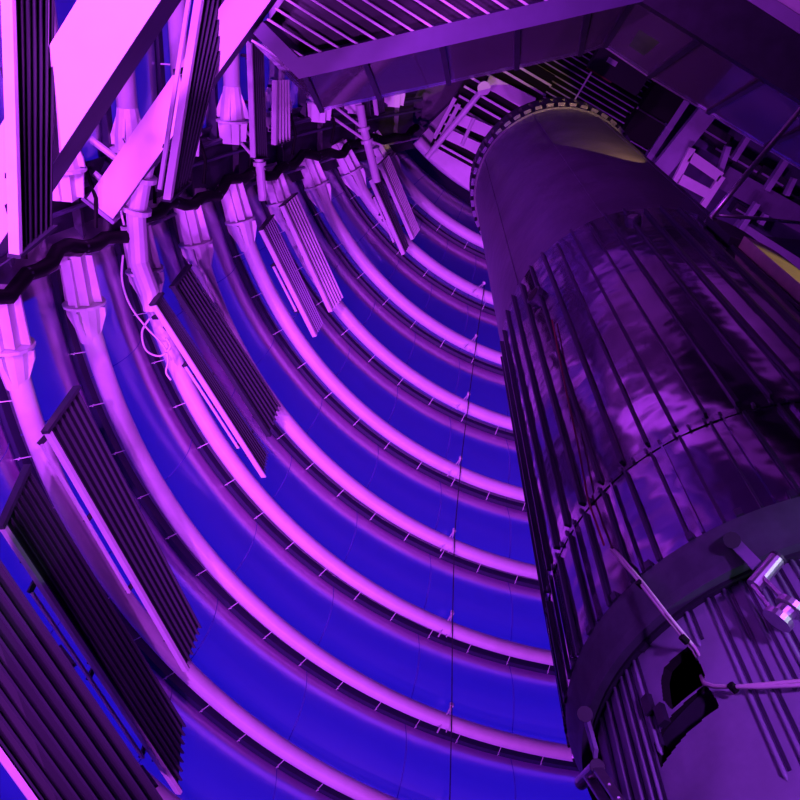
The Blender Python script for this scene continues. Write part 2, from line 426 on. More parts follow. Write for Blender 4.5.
# ================================================================== radiators (finned panels)
def radiator(label, L0, U0, U1, L1, nf=7, rail=(.18, .80), group='finned panels along the ribs', fin='finlight', chan='white'):  # fin tone differs per panel to carry how lit it looks
    L0, U0, U1, L1 = map(Vector, (L0, U0, U1, L1))
    base = (L0 + U0 + U1 + L1) / 4
    t = thing('finned_radiator', base, label, 'radiator', group)
    ax = ((L1 - L0) + (U1 - U0)).normalized(); wv = ((U0 - L0) + (U1 - L1)) / 2; W = wv.length
    nrm = ax.cross(wv).normalized()
    if nrm.dot(base) > 0: nrm = -nrm          # faces the tower's middle
    def P(u, v, h=0): return (L0 * (1-u) + L1 * u) * (1-v) + (U0 * (1-u) + U1 * u) * v + nrm * h
    q = [P(0, .04, -.03), P(1, .04, -.03), P(1, .96, -.03), P(0, .96, -.03)]
    MB().box8(q + [p + nrm * .02 for p in q]).build('back_sheet', 'finback', t)
    fw_ = W / nf
    for k in range(nf):
        v = (k + .75) / nf
        MB().beam(P(.004, v, .02), P(1.006, v, .02), fw_ * .17, min(.06, fw_ * .45), nrm).build('fin', fin, t)
    MB().beam(P(-.002, .03, .015), P(1.0, .03, .015), fw_ * .50, .10, nrm).build('side_channel', chan, t)
    ep = [P(-.006, -.02, -.05), P(.004, -.02, -.05), P(.004, 1.02, -.05), P(-.006, 1.02, -.05)]
    MB().box8(ep + [p + nrm * .13 for p in ep]).build('end_plate', 'fin', t)
    if rail:
        off = -wv.normalized() * (W * .10 + .03) - nrm * .05
        MB().beam(P(rail[0], 0) + off, P(rail[1], 0) + off, fw_ * .28, .05, nrm).build('rail', 'white', t)
        for u in (rail[0], (rail[0] + rail[1]) / 2, rail[1]):
            MB().beam(P(u, .1, -.04), P(u, 0, -.05) + off, .07, .03, nrm).build('rail_bracket', 'fin', t)
    for u in (.12, .47, .86):
        MB().beam(P(u, 1.0, -.04), P(u, 1.0, -.04) + wv.normalized() * .06 - nrm * .42, .07, .05, ax).build('wall_bracket', 'dark', t)
        MB().beam(P(u, .02, -.05), P(u, .98, -.05), .08, .03, nrm).build('cross_strap', 'dark', t)
    return t, P
OFF = .60
def rad_px(label, L0, U0, U1, L1, off=OFF, **k):
    return radiator(label, *[wallhit(x, y, off) for x, y in (L0, U0, U1, L1)], **k)
rad_px('dark finned panel in the bottom left corner, largest in view', (-60, 677), (-60, 468), (182, 825), (75, 865), off=1.3, nf=8, rail=None, fin='fin')
rad_px('dark finned panel with a bright pink lower rail, beside the corner panel', (0, 527), (27, 467), (183, 723), (178, 795), nf=8)
rad_px('dark finned panel crossing the second lowest rib', (45, 432), (76, 388), (199, 625), (185, 672), nf=7, rail=(.02, .60))
rad_px('lower panel of the dark pair by the bent pipe', (152, 305), (160, 294), (267, 452), (263, 478), nf=8, rail=(.30, .78))
rad_px('upper panel of the dark pair by the bent pipe', (172, 287), (188, 266), (279, 405), (268, 437), nf=7, rail=None, chan='fin')
rad_px('lower panel of the striped pair mid wall, fins painted as lit', (260, 230), (271, 216), (322, 323), (314, 337), nf=7, rail=(.3, .72), fin='purplebeam')  # paler fins: the light on them put into the colour
rad_px('upper panel of the striped pair mid wall, all fins painted as lit', (281, 206), (295, 194), (342, 297), (330, 312), nf=6, rail=None, fin='white')  # white fins stand for strongly lit ones
rad_px('lower narrow panel of the highest pair on the curved wall', (370, 180), (378, 174), (408, 246), (403, 255), nf=5, rail=(.2, .8))
rad_px('upper striped panel of the highest pair on the curved wall', (379, 164), (388, 155), (419, 230), (412, 240), nf=7, rail=None, fin='white')  # white fins stand for lit ones here too
def straight_hit(x, y, off=.6):
    d = ray(x, y); t = 1.0
    while t < 40:
        P = d * t
        if P.x < xs(P.z) + off: return P
        t += .02
    return d * 15
def rad_st(label, L0, U0, U1, L1, off=.6, **k):
    return radiator(label, *[straight_hit(x, y, off) for x, y in (L0, U0, U1, L1)], group='finned panels left of the spine', **k)
rad_st('near dark finned panel at the left edge with a bright channel', (13, 255), (49, 226), (53, -160), (0, -160), off=2.0, nf=7, rail=None, fin='finback')
rad_st('dark ribbed panel left of the spine crossing the upper girder', (166, 200), (186, 182), (246, -60), (206, -60), off=1.75, nf=7, rail=(.05, .95))
rad_st('striped panel seen through the left end of the glass', (252, 158), (266, 158), (262, 40), (248, 40), off=.5, nf=7, rail=None)
rad_st('small striped panel, fins painted as lit, behind the left end of the glass', (273, 145), (289, 140), (288, 80), (274, 80), off=.5, nf=5, rail=None, fin='white')  # lit look of the fins painted white
rad_st('tiny striped panel behind the glass near the roof', (360, 120), (370, 118), (366, 60), (356, 60), off=.4, nf=5, rail=None)
rad_st('tiny striped panel beside the topmost pipe behind the glass', (376, 115), (384, 112), (378, 70), (370, 70), off=.4, nf=5, rail=None)

# link pipes that carry the panels across the spine
def link_pipe(label, px, z, r, bend):
    A = [atz(x, y, zz) for (x, y), zz in zip(px, z)]
    t = thing('link_pipe', A[0], label, 'pipe', 'link pipes across the spine')
    MB().tube(A, r, 12).build('pipe', 'white', t)
    k = len(A) // 2; d = (A[k+1] - A[k]).normalized()
    for q in (A[k] + d*.05, A[k+1] - d*.12):
        MB().tube([q, q + d*.07], r * 1.5, 14).build('collar', 'white', t)
        e = Vector((xs(q.z) - .25, q.y - .55, q.z - .1))
        MB().tube([q + d*.03, e], .045 * r / .13, 8).build('arm', 'white', t)
    q = A[k] + d * .2
    for a in range(8):
        pass
    return t
link_pipe('thick white link pipe bent above the dark panel pair', [(153, 310), (160, 318), (140, 262), (136, 215), (146, 165), (150, 150)][0:1] + [(150, 292), (139, 262), (136, 215), (143, 172), (152, 130)], [11.45, 11.5, 11.6, 11.65, 11.65, 11.65], .145, True)
link_pipe('thin white link pipe over the spine in mid height', [(263, 200), (262, 190), (260, 168), (257, 140), (257, 110)], [15.6, 15.6, 15.6, 15.6, 15.6], .085, True)
link_pipe('thin white link pipe over the spine near the roof', [(377, 182), (373, 165), (368, 145), (363, 125), (360, 105)], [19.0, 19.0, 19.0, 19.0, 19.0], .095, True)
# loose white leads by the bent pipe
def lead(label, px, z, r=.018):
    P = [atz(x, y, zz) for x, y, zz in px] if z is None else [atz(x, y, z) for x, y in px]
    def cr(p0, p1, p2, p3, t): return .5 * ((2*p1) + (p2-p0)*t + (2*p0-5*p1+4*p2-p3)*t*t + (3*p1-p0-3*p2+p3)*t**3)
    Q = []
    for k in range(len(P) - 1):
        a = P[max(k-1, 0)]; d = P[min(k+2, len(P)-1)]
        for j in range(6): Q.append(cr(a, P[k], P[k+1], d, j / 6))
    Q.append(P[-1])
    return tag(MB().tube(Q, r, 6).build('loose_lead', 'white', None, True), label, 'cable', 'loose leads by the bent pipe')
lead('long thin lead hanging from the bent pipe down to its panel', [(123, 255), (122, 280), (130, 305), (146, 327), (163, 345), (168, 360), (166, 372), (171, 380)], 11.5)
lead('short lead looped over the panel rail below the bent pipe', [(150, 318), (142, 332), (146, 350), (160, 356), (170, 347), (166, 338)], 11.5)
lead('thin lead curling up beside the bent pipe toward the girder', [(124, 225), (120, 200), (128, 170), (136, 158), (128, 146), (123, 138), (130, 150)], 11.5)

# ================================================================== white girders from the core to the spine
DIR = Vector((math.cos(R(127.5)), math.sin(R(127.5)), 0)); NRM = Vector((math.cos(R(37.5)), math.sin(R(37.5)), 0))
def girder(label, z, o, wd, h, s1):
    s0 = -5.6
    a = NRM * o + Vector((0, 0, z)); b = NRM * (o - wd) + Vector((0, 0, z))
    t = thing('girder', a + DIR * s0, label, 'girder', 'white girders to the spine')
    U = Vector((0, 0, h)); e = .03
    MB().box8([b + DIR*s0, a + DIR*s0, a + DIR*s1, b + DIR*s1] + [p + Vector((0, 0, .03)) for p in (b + DIR*s0, a + DIR*s0, a + DIR*s1, b + DIR*s1)]).build('bottom_plate', 'soffit', t)
    for q, sg in ((a, -1), (b, 1)):
        i0 = q + Vector((0, 0, .032)); i1 = q + NRM * .04 * sg + Vector((0, 0, .032))
        V = Vector((0, 0, h))
        MB().box8([i0 + DIR*s0, i1 + DIR*s0, i1 + DIR*s1, i0 + DIR*s1, i0 + DIR*s0 + V, i1 + DIR*s0 + V, i1 + DIR*s1 + V, i0 + DIR*s1 + V]).build('shaded_side_plate', 'beam', t)  # dark colour stands for the white girder's shaded side
    Tz = Vector((0, 0, h + .034))
    MB().box8([p + Tz for p in (b + DIR*s0, a + DIR*s0, a + DIR*s1, b + DIR*s1)] + [p + Tz + Vector((0, 0, .03)) for p in (b + DIR*s0, a + DIR*s0, a + DIR*s1, b + DIR*s1)]).build('top_plate', 'beam', t)
    MB().beam(b + DIR*s1 + Vector((0, 0, h/2)) - NRM*.05, a + DIR*s1 + Vector((0, 0, h/2)) + NRM*.05, .05, h + .1).build('end_plate', 'purplebeam', t)
girder('broad white girder nearest overhead at the upper left', 7.4, -1.57, .53, .62, 4.9)
girder('upper white girder running to the spine behind the ribbed panel', 11.3, -1.34, .44, .50, 5.45)

# ================================================================== deck round the rocket
ZD = 11.5
def dz(x, y, z=ZD): return atz(x, y, z)
n1 = Vector((math.sin(R(16)), math.cos(R(16)), 0)); d1 = Vector((math.cos(R(-16)), math.sin(R(-16)), 0))
n2 = Vector((-math.sin(R(23.5)), math.cos(R(23.5)), 0)); d2 = Vector((math.cos(R(23.5)), math.sin(R(23.5)), 0))
Bc = dz(299, 79); Bc.z = 0
o1 = n1.dot(Bc); o2 = -.80 * ZD / 10
det = n1.x * n2.y - n1.y * n2.x
Cc = Vector(((o1 * n2.y - n1.y * o2) / det, (n1.x * o2 - n2.x * o1) / det, 0))
dl = Vector((math.cos(R(-140)), math.sin(R(-140)), 0))
# left edge runs back until it meets the upper girder line
tt = (-1.30 - NRM.dot(Bc)) / NRM.dot(dl); Ac = Bc + dl * tt
Zv = Vector((0, 0, ZD))
Dc = Cc + d2 * 11.0
A2 = Ac - DIR * 5.0
deck = thing('deck', (1, -1, ZD), 'upper deck overhead with a slatted underside and dark edge beams round the rocket', 'deck')
def solid(mb, poly, z0, z1):
    n = len(mb.v); k = len(poly)
    mb.v += [Vector((p.x, p.y, z0)) for p in poly] + [Vector((p.x, p.y, z1)) for p in poly]
    mb.f.append(tuple(n + j for j in range(k))); mb.f.append(tuple(n + k + j for j in reversed(range(k))))
    for j in range(k): mb.f.append((n+j, n+(j+1) % k, n+k+(j+1) % k, n+k+j))
    return mb
Aq = Vector((Ac.x, Ac.y, 0))
solid(MB(), [Aq, Bc, Cc, Dc, Vector((12, -5.8, 0)), Vector((A2.x, -5.8, 0)), A2], ZD + .62, ZD + .80).build('floor_slab', 'finback', deck)
ins = lambda p, v, w: p + v * w
E1 = .26
nl = Vector((-dl.y, dl.x, 0))
if nl.dot(Cc - Bc) < 0: nl = -nl
def cross2(na, oa, nb, ob):
    dt = na.x * nb.y - na.y * nb.x
    return Vector(((oa * nb.y - na.y * ob) / dt, (na.x * ob - nb.x * oa) / dt, 0))
Bi = cross2(n1, o1 - E1, nl, nl.dot(Bc) + .2)
Ci = cross2(n1, o1 - E1, n2, o2 - .62)
MB().box8([Bc + Zv, Cc + Zv, Ci + Zv, Bi + Zv] + [p + Vector((0, 0, .6)) for p in (Bc + Zv, Cc + Zv, Ci + Zv, Bi + Zv)]).build('edge_beam', 'beam', deck)
MB().box8([Aq + Zv, Bc + Zv, Bi + Zv, Aq + Zv + nl*.2] + [p + Vector((0, 0, .6)) for p in (Aq + Zv, Bc + Zv, Bi + Zv, Aq + Zv + nl*.2)]).build('edge_beam', 'beam', deck)
MB().box8([Cc + Zv, Dc + Zv, Dc + Zv - n2*.62, Ci + Zv] + [p + Vector((0, 0, .6)) for p in (Cc + Zv, Dc + Zv, Dc + Zv - n2*.62, Ci + Zv)]).build('edge_beam', 'dark', deck)
MB().box8([Cc + Zv - n2*.63, Dc + Zv - n2*.63, Dc + Zv - n2*.80, Cc + Zv - n2*.80] + [p + Vector((0, 0, .5)) for p in (Cc + Zv - n2*.63, Dc + Zv - n2*.63, Dc + Zv - n2*.80, Cc + Zv - n2*.80)]).build('edge_trim', 'purplebeam', deck)
q = [Cc + Zv - n2*.82 + d2*.3, Dc + Zv - n2*.82, Dc + Zv - n2*3.2, Cc + Zv - n2*3.2 + d2*.3]
MB().box8([p + Vector((0, 0, .1)) for p in q] + [p + Vector((0, 0, .2)) for p in q]).build('soffit_board', 'soffit', deck)
# slats under the left part of the deck
SL = R(26); sd = Vector((math.cos(SL), math.sin(SL), 0)); sn = Vector((-sd.y, sd.x, 0))
def clip_line(o):
    """run of the slat line  sn.p = o  inside the wedge left of the left/girder edge and behind the front edge"""
    hi = 9.0; lo = -9.0
    # front edge: n1.p < o1 - E1
    k = n1.dot(sd); c = (o1 - .17 - n1.dot(sn) * o) / k
    if k > 0: hi = min(hi, c)
    else: lo = max(lo, c)
    # girder line: NRM.p > -1.28
    k = NRM.dot(sd); c = (-1.27 - NRM.dot(sn) * o) / k
    lo = max(lo, c)
    # left beam: nl.(p-Bc) > .2
    k = nl.dot(sd); c = (.14 + nl.dot(Bc) - nl.dot(sn) * o) / k if abs(k) > .05 else None
    if c is not None and k > 0 and abs(c) < 9: lo = max(lo, c) if c < hi else lo
    return lo, hi
omax = max(sn.dot(Bc), sn.dot(Aq)) ; o = omax - .10
cnt = 0
while o > omax - 3.6:
    lo, hi = clip_line(o)
    hi = min(hi, 3.2)
    if hi - lo > .25:
        MB().tube([sn*o + sd*lo + Zv + Vector((0, 0, .06)), sn*o + sd*hi + Zv + Vector((0, 0, .06))], .017, 8).build('slat', 'white', deck); cnt += 1
    o -= .168
for k in range(4):
    p = Ac + (Cc - Ac) * (.15 + .25 * k) - n1 * .6
    MB().beam(p + Zv + Vector((0, 0, .30)), p + Zv + Vector((0, 0, .30)) - n1 * 3.5, .12, .24).build('joist', 'dark', deck)
for k in range(3):
    p = Ac - n1 * (.9 + k * .8) + d1 * .3
    MB().tube([p + Zv + Vector((0, 0, .36)), p + d1 * 3.6 + Zv + Vector((0, 0, .36))], .05, 8).build('duct', 'fin', deck)

# glass balustrade leaning out over the void
bal = thing('glass_balustrade', Bc + Vector((0, 0, ZD + .6)), 'tinted glass balustrade leaning out from the deck edge with dark posts', 'balustrade')
LEAN, HB = .66, 1.05
zb = ZD + .60
def edge_pt(px, py, which):
    d = ray(px, py)
    n_, o_ = (n1, o1) if which == 1 else (n2, o2)
    p = d * (o_ / (n_.x * d.x + n_.y * d.y)); p.z = 0
    return p
lean1 = n1 * LEAN; lean2 = n2 * LEAN; leanc = (n1 + n2).normalized() * LEAN; leanl = -nl * .45
LC = cross2(n1, LEAN, nl, -.42)
fr = [(Bc, LC)]
L1 = (Cc - Bc).length
for f_ in (.19, .43, .66, .87): fr.append((Bc + d1 * L1 * f_, lean1))
fr.append((Cc, leanc))
for s_ in (1.05, 2.15, 3.25, 4.35, 5.45, 6.55): fr.append((Cc + d2 * s_, lean2))
left = [(Bc + dl * .95, -nl * .42), (Bc, LC)]
def pane(a, b):
    (p, l), (q, k) = a, b
    g = .012
    v = (q - p).normalized() * .03
    c = [p + v + Vector((0, 0, zb)), q - v + Vector((0, 0, zb)), q - v + k + Vector((0, 0, zb + HB)), p + v + l + Vector((0, 0, zb + HB))]
    nn = (c[1] - c[0]).cross(c[3] - c[0]).normalized() * g
    gl = MB().box8([c[0], c[1], c[2], c[3]] + [x + nn for x in c]).build('pane', 'glass', bal)
def post(a, mt='dark'):
    p, l = a
    MB().beam(p + Vector((0, 0, zb - .1)), p + l * 1.0 + Vector((0, 0, zb + HB)), .075, .05, l).build('post', mt, bal)
for a, b in zip(fr[:-1], fr[1:]): pane(a, b)
pane(*left)
for a in fr: post(a)
post(left[0])
MB().tube([p + l * 1.0 + Vector((0, 0, zb + HB - .02)) for p, l in fr[5:]], .012, 6).build('hand_rail', 'bare', bal)

# ================================================================== rocket
rk = thing('rocket', (RX, RY, FLOOR), 'tall silver rocket stage standing upright, lit purple, ringed at its base', 'rocket')
RB = RR - .115                             # the engine bay is a little slimmer
ZT, ZS, ZJ, ZR1, ZR0 = 15.15, 8.35, 4.15, 3.27, 3.02
# forward smooth tank with a slight roll of dents
def lath(a0, a1, z0, z1, nz, na, r=RR, wob=0.):
    def fn(a, b):
        az = a0 + (a1 - a0) * a / na; z = z0 + (z1 - z0) * b / nz
        return rpt(az, z, r + wob * (math.sin(az * .33 + z * 5) * math.sin(z * 3.1 + az * .11)))
    return MB().grid(fn, na, nz)
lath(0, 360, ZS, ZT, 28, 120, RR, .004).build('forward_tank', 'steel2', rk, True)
# top flange with teeth
tf = MB().arc(0, 360, ZT - .05, ZT + .55, RR - .05, RR + .035, 96).build('top_flange', 'dark', rk)
for k in range(48):
    a = k * 7.5
    MB().arc(a, a + 4.6, ZT + .05, ZT + .60, RR + .037, RR + .095, 2).build('tooth', 'stringer', tf)
MB().arc(0, 360, ZT + .56, ZT + .74, RR - .12, RR + .09, 72).build('top_rim', 'dark', rk)
MB().grid(lambda a, b: rpt(a * 5, ZT + .76 + .22 * math.cos(b * PI / 8), max(.01, (RR - .1) * math.sin(b * PI / 8))), 72, 4).build('top_dome', 'dark', rk, True)
# longitudinal weld straps of the forward tank
for a in (-160, -115, -70, -25, 20, 65, 110, 155):
    MB().arc(a, a + .8, ZS + .05, ZT - .1, RR + .001, RR + .010, 1).build('weld_strap', 'steel2', rk)
# stringered tank: skin and stringers
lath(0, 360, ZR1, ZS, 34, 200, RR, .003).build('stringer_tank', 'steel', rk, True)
for k in range(50):
    a = -121.2 + k * 7.2
    wd = .95 if k % 2 else .70
    zt = ZS - (.0 if k % 3 else .12)
    MB().arc(a - wd/2, a + wd/2, ZJ + .05, zt, RR + .0, RR + .030, 1).build('stringer', 'stringer', rk)
    MB().arc(a - wd*.35, a + wd*.35, ZR1, ZJ - .05, RR + .0, RR + .026, 1).build('stringer', 'stringer', rk)
    if k % 2 == 0:
        MB().arc(a + 2.6, a + 3.1, ZR1, ZJ - .04, RR, RR + .025, 1).build('stringer', 'steel', rk)
MB().arc(0, 360, ZJ - .03, ZJ + .03, RR, RR + .007, 72).build('joint_band', 'steel', rk)
for k in range(100):
    a = k * 3.6
    if -200 < ((a + 180) % 360) - 180 < 400:
        MB().arc(a, a + .6, ZJ - .022, ZJ + .022, RR + .008, RR + .020, 1).build('joint_bolt', 'steel2', rk)
# ports on the tank
for (x, y, z_) in ((537, 297, .09), (633, 221, .06)):
    p = cylhit(x, y); d = Vector((p.x - RX, p.y - RY, 0)).normalized()
    pt = MB().tube([p - d*.02, p + d*.05], .10 if z_ > .07 else .08, 16).build('port', 'stringer', rk)
    MB().tube([p + d*.051, p + d*.056], .075 if z_ > .07 else .05, 16).build('port_glass', 'void' if z_ > .07 else 'bare', pt)
# dark thrust ring
def ringf(a, b):
    z, r = ((ZR0, RB - .02), (ZR0, RB + .075), (ZR0 + .06, RB + .085), (ZR1 - .05, RR + .004), (ZR1, RR + .012), (ZR1 + .012, RR - .02))[b]
    return rpt(a * 3, z, r)
MB().grid(ringf, 120, 5).build('thrust_ring', 'ring', rk)
MB().arc(0, 360, ZR0 - .02, ZR0 - .001, RB + .0, RB + .03, 120).build('ring_lip', 'dark', rk)
for k in range(36):
    a = k * 10 + 4
    MB().arc(a, a + 1.4, ZR1 + .001, ZR1 + .05, RB + .085, RB + .14, 1).build('ring_bolt', 'stringer', rk)
# engine bay skin with two openings
def inv(x, y):
    p = cylhit(x, y, RB); return (math.degrees(math.atan2(p.y - RY, p.x - RX)), p.z)
hole1 = [inv(*p) for p in ((688, 647), (697, 656), (705, 676), (703, 685), (672, 710), (663, 700), (661, 680), (664, 668), (672, 659))]
hole2 = [inv(*p) for p in ((706, 684), (718, 702), (719, 708), (690, 730), (661, 768), (654, 745), (655, 740), (671, 716))]
def inside(poly, x, y):
    c = False; n = len(poly)
    for k in range(n):
        x1, y1 = poly[k]; x2, y2 = poly[(k+1) % n]
        if (y1 > y) != (y2 > y) and x < (x2-x1)*(y-y1)/(y2-y1)+x1: c = not c
    return c
allp = hole1 + hole2
A0, A1 = min(p[0] for p in allp) - .5, max(p[0] for p in allp) + .5
Z0, Z1 = min(p[1] for p in allp) - .02, max(p[1] for p in allp) + .02
azs = sorted([a for a in [-180 + 4*k for k in range(91)] if not (A0 - .1 < a < A1 + .1)] + [A0 + (A1 - A0) * k / 90 for k in range(91)])
zsl = sorted([z for z in [FLOOR + .6 + .25*k for k in range(16)] if not (Z0 - .01 < z < Z1 + .01) and z < 3.0] + [Z0 + (Z1 - Z0) * k / 70 for k in range(71)] + [3.03])
m = MB()
m.grid(lambda a, b: rpt(azs[a], zsl[b], RB), len(azs) - 1, len(zsl) - 1,
       lambda a, b: any(inside(h, (azs[a]+azs[a+1])/2, (zsl[b]+zsl[b+1])/2) for h in (hole1, hole2)))
m.build('engine_bay_skin', 'bay', rk, True)
MB().arc(-180, 180, 1.5, 3.04, RB - .42, RB - .40, 60).build('bay_interior', 'void', rk)  # black drum; the dark inside the bay put into its colour
# rims of the openings, painted black as shade, and the dark inner hatch plate
for h in (hole1, hole2):
    m = MB(); k = len(h)
    for j in range(k):
        (a, z), (b, y) = h[j], h[(j+1) % k]
        m.quad(rpt(a, z, RB - .001), rpt(b, y, RB - .001), rpt(b, y, RB - .05), rpt(a, z, RB - .05))
    m.build('opening_rim', 'void', rk)
a = [inv(*p) for p in ((706, 685), (716, 698), (666, 745), (655, 738))]
m = MB().grid(lambda u, v: rpt(a[0][0] + (a[3][0]-a[0][0]) * u/8, (a[0][1] + (a[3][1]-a[0][1]) * u/8) * (1 - v) + (a[1][1] + (a[2][1]-a[1][1]) * u/8) * v, RB - .02 - .09 * v), 8, 1)
m.build('hatch_plate', 'dark', rk)
# beads pressed into the bay skin
def bead(az, z0, z1, r=.016, mt='bay'):
    MB().tube([rpt(az, z0, RB - .004), rpt(az, z0 + .02, RB + .004)] + [rpt(az, z0 + .02 + (z1 - z0 - .02) * k / 4, RB + .004) for k in range(1, 5)], [.004] + [r] * 5, 8).build('bead', mt, rk, True)
for az_, z0, z1 in ((-138.4, 2.02, 3.03), (-134.8, .9, 3.03), (-131.2, 2.35, 3.03), (-128.2, .9, 3.03), (-124.5, .9, 3.03), (-121, 1.9, 3.03), (-117, .9, 3.03), (-159.9, 2.45, 3.0), (-163, .9, 3.03), (-165.2, .9, 3.03), (-168.5, .9, 3.03), (-143.6, 2.78, 3.03), (-113, .9, 3.03), (-108, .9, 3.03), (-173, .9, 3.03), (-178, .9, 3.03), (172, .9, 3.03)):
    bead(az_, z0, z1, .011)
    MB().arc(az_ + .75, az_ + 1.35, z0 + .03, z1, RB - .004, RB + .006, 1).build('lap_strip', 'stringer', rk)
# small latches beside the openings
for (x, y) in ((651, 706), (645, 642), (664, 716)):
    p = cylhit(x, y, RB); d = Vector((p.x - RX, p.y - RY, 0)).normalized()
    MB().beam(p - Vector((0, 0, .05)) + d*.012, p + Vector((0, 0, .05)) + d*.012, .05, .035, d).build('latch', 'dark', rk)
# black plate standing for the shade under the ring at the left limb
MB().arc(166, 176, 1.2, 3.03, RB + .002, RB + .02, 3).build('painted_shade', 'void', rk)
# raised fairing painted cream and teal on the far right of the tank
fa = MB().arc(-76, -36, 4.3, 7.2, RR + .02, RR + .13, 12).build('fairing', 'cream', rk, False)
MB().arc(-76, -36, 3.6, 4.28, RR + .02, RR + .13, 12).build('fairing_base', 'teal', rk)
MB().arc(-80, -36, 7.2, 7.9, RR + .02, RR + .09, 12).build('fairing_nose', 'dark', rk)
# red and white wiring
m = MB().tube([cylhit(x, y, RR + .03) for x, y in ((552, 320), (566, 390), (578, 445), (588, 500), (604, 545))], .007, 6); m.build('red_wire', 'red', rk)
def wirepts(l): return [cylhit(x, y, RB + r) for x, y, r in l]
for dx in (0, 3.2):
    m = MB().tube(wirepts([(603 + dx*.3, 552, .06), (610 + dx, 548, .10), (622 + dx, 562, .17), (640 + dx, 583, .19), (664 + dx, 614, .18), (682 + dx, 636, .10), (692 + dx, 648, .03), (698 + dx, 660, -.02)]), .0085, 6)
    m.build('white_cable', 'cable', rk, True)
for dy in (0, 2.6):
    m = MB().tube(wirepts([(701, 676, -.03), (704, 683 + dy*.3, .02), (714, 686 + dy*.3, .05), (732, 687, .06), (760, 684.5 + dy, .06), (800, 681 + dy*1.6, .06), (850, 678 + dy, .06)]), .0085, 6)
    m.build('white_cable', 'cable', rk, True)
for (x, y, r) in ((640, 584, .19), (684, 639, .10), (733, 687.5, .06)):
    p = cylhit(x, y, RB + r); MB().tube([p - RI*.012 + UP*.012, p + RI*.014 - UP*.014], .018, 8).build('cable_tie', 'black', rk)
# lower skirt and launch ring that carry the rocket
MB().arc(0, 360, FLOOR, FLOOR + .65, RR - .25, RR + .1, 60).build('launch_ring', 'dark', rk)

# silver shackles bolted under the ring
def shackle(label, c0, c1, l0a, l0b, l1a, l1b, arm0, arm1, r, rr):
    H = lambda p, q=0: cylhit(p[0], p[1], RB + rr + q)
    t = thing('shackle', H(c1), label, 'shackle', 'silver shackles under the thrust ring')
    MB().tube([H(c0), H(c1)], r, 16).build('pin', 'bare', t)
    d = (H(c1) - H(c0)).normalized()
    MB().tube([H(c0) - d*.012, H(c0)], r * 1.08, 16).build('pin_cap', 'dark', t)
    nn = (H(c1) - Vector((RX, RY, H(c1).z))).normalized()
    for (p, q) in ((l0a, l0b), (l1a, l1b)):
        lk = MB().beam(H(p), H(q), .050, .014, d).build('link_plate', 'bare', t)
        v = (H(q) - H(p))
        for u in (.35, .6, .85):
            MB().tube([H(p) + v*u - d*.010, H(p) + v*u + d*.010], .008, 8).build('bolt', 'white', lk)
        MB().tube([H(q) - d*.014 + v*.1, H(q) + d*.014 + v*.1], .062, 20).build('eye_disc', 'bare', t)
    e0 = H(l0b) + (H(l0b) - H(l0a)) * .1; e1 = H(l1b) + (H(l1b) - H(l1a)) * .1
    MB().tube([e0, e1], .040, 16).build('lower_pin', 'bare', t)
    MB().beam(H(arm0, -.03), H(arm1, -.02), .055, .02, nn).build('arm', 'bay', t)
    MB().tube([H(arm0, -.05), H(arm0, .02)], .04, 10).build('arm_bolt', 'dark', t)
shackle('silver shackle hanging under the ring at the right edge', (777, 559), (754, 586), (762, 577), (788, 604), (754, 588), (776, 616), (732, 540), (757, 566), .036, .17)
shackle('silver shackle hanging under the ring at the left limb', (597, 767), (581, 783), (597, 768), (634, 822), (588, 776), (624, 830), (585, 714), (596, 754), .034, .14)

# struts from the deck to the rocket
st = cylhit(706, 223, RR + .02)
tag(MB().tube([st, atz(745, 176, 8.1), atz(825, 80, 9.6)], .028, 10).build('steady_bar', 'bare', None, True), 'long grey steady bar reaching the rocket from the right', 'bar')
tag(MB().tube([atz(717, 215, 8.0), atz(765, 219, 8.2), atz(800, 223, 8.5)], .018, 8).build('guide_rod', 'bare', None, True), 'short thin silver rod beside the grey steady bar', 'rod')

# ================================================================== under the roof
ZG = 22.3
GA = R(23.5); gd = Vector((math.cos(GA), math.sin(GA), 0)); gn = Vector((-gd.y, gd.x, 0))
def gp(x, y, z=ZG):
    return atz(x, y, z)
gr = thing('ceiling_grille', gp(560, 90), 'dark ceiling grille of thin pink-lit slats above the rocket top', 'grille')
c = gp(575, 95); L_, W_ = 2.6, 1.75
k = 0; o = -W_
MB().box8([c + gd*a + gn*b + Vector((0, 0, .25)) for a, b in ((-L_, -W_), (L_, -W_), (L_, W_), (-L_, W_))] + [c + gd*a + gn*b + Vector((0, 0, .3)) for a, b in ((-L_, -W_), (L_, -W_), (L_, W_), (-L_, W_))]).build('back_panel', 'void', gr)
while o < W_:
    MB().beam(c + gn*o - gd*L_, c + gn*o + gd*(L_ - .4 * abs(o)), .030, .07).build('slat', 'purplebeam', gr); o += .145
for a in (-1.5, .05, 1.6):
    MB().tube([c + gd*a - gn*W_ + Vector((0, 0, -.05)), c + gd*a + gn*W_ + Vector((0, 0, -.05))], .022, 6).build('cross_tube', 'white', gr)
MB().beam(c + gd*L_ - gn*W_, c + gd*L_ + gn*W_, .18, .25).build('end_beam', 'purplebeam', gr)
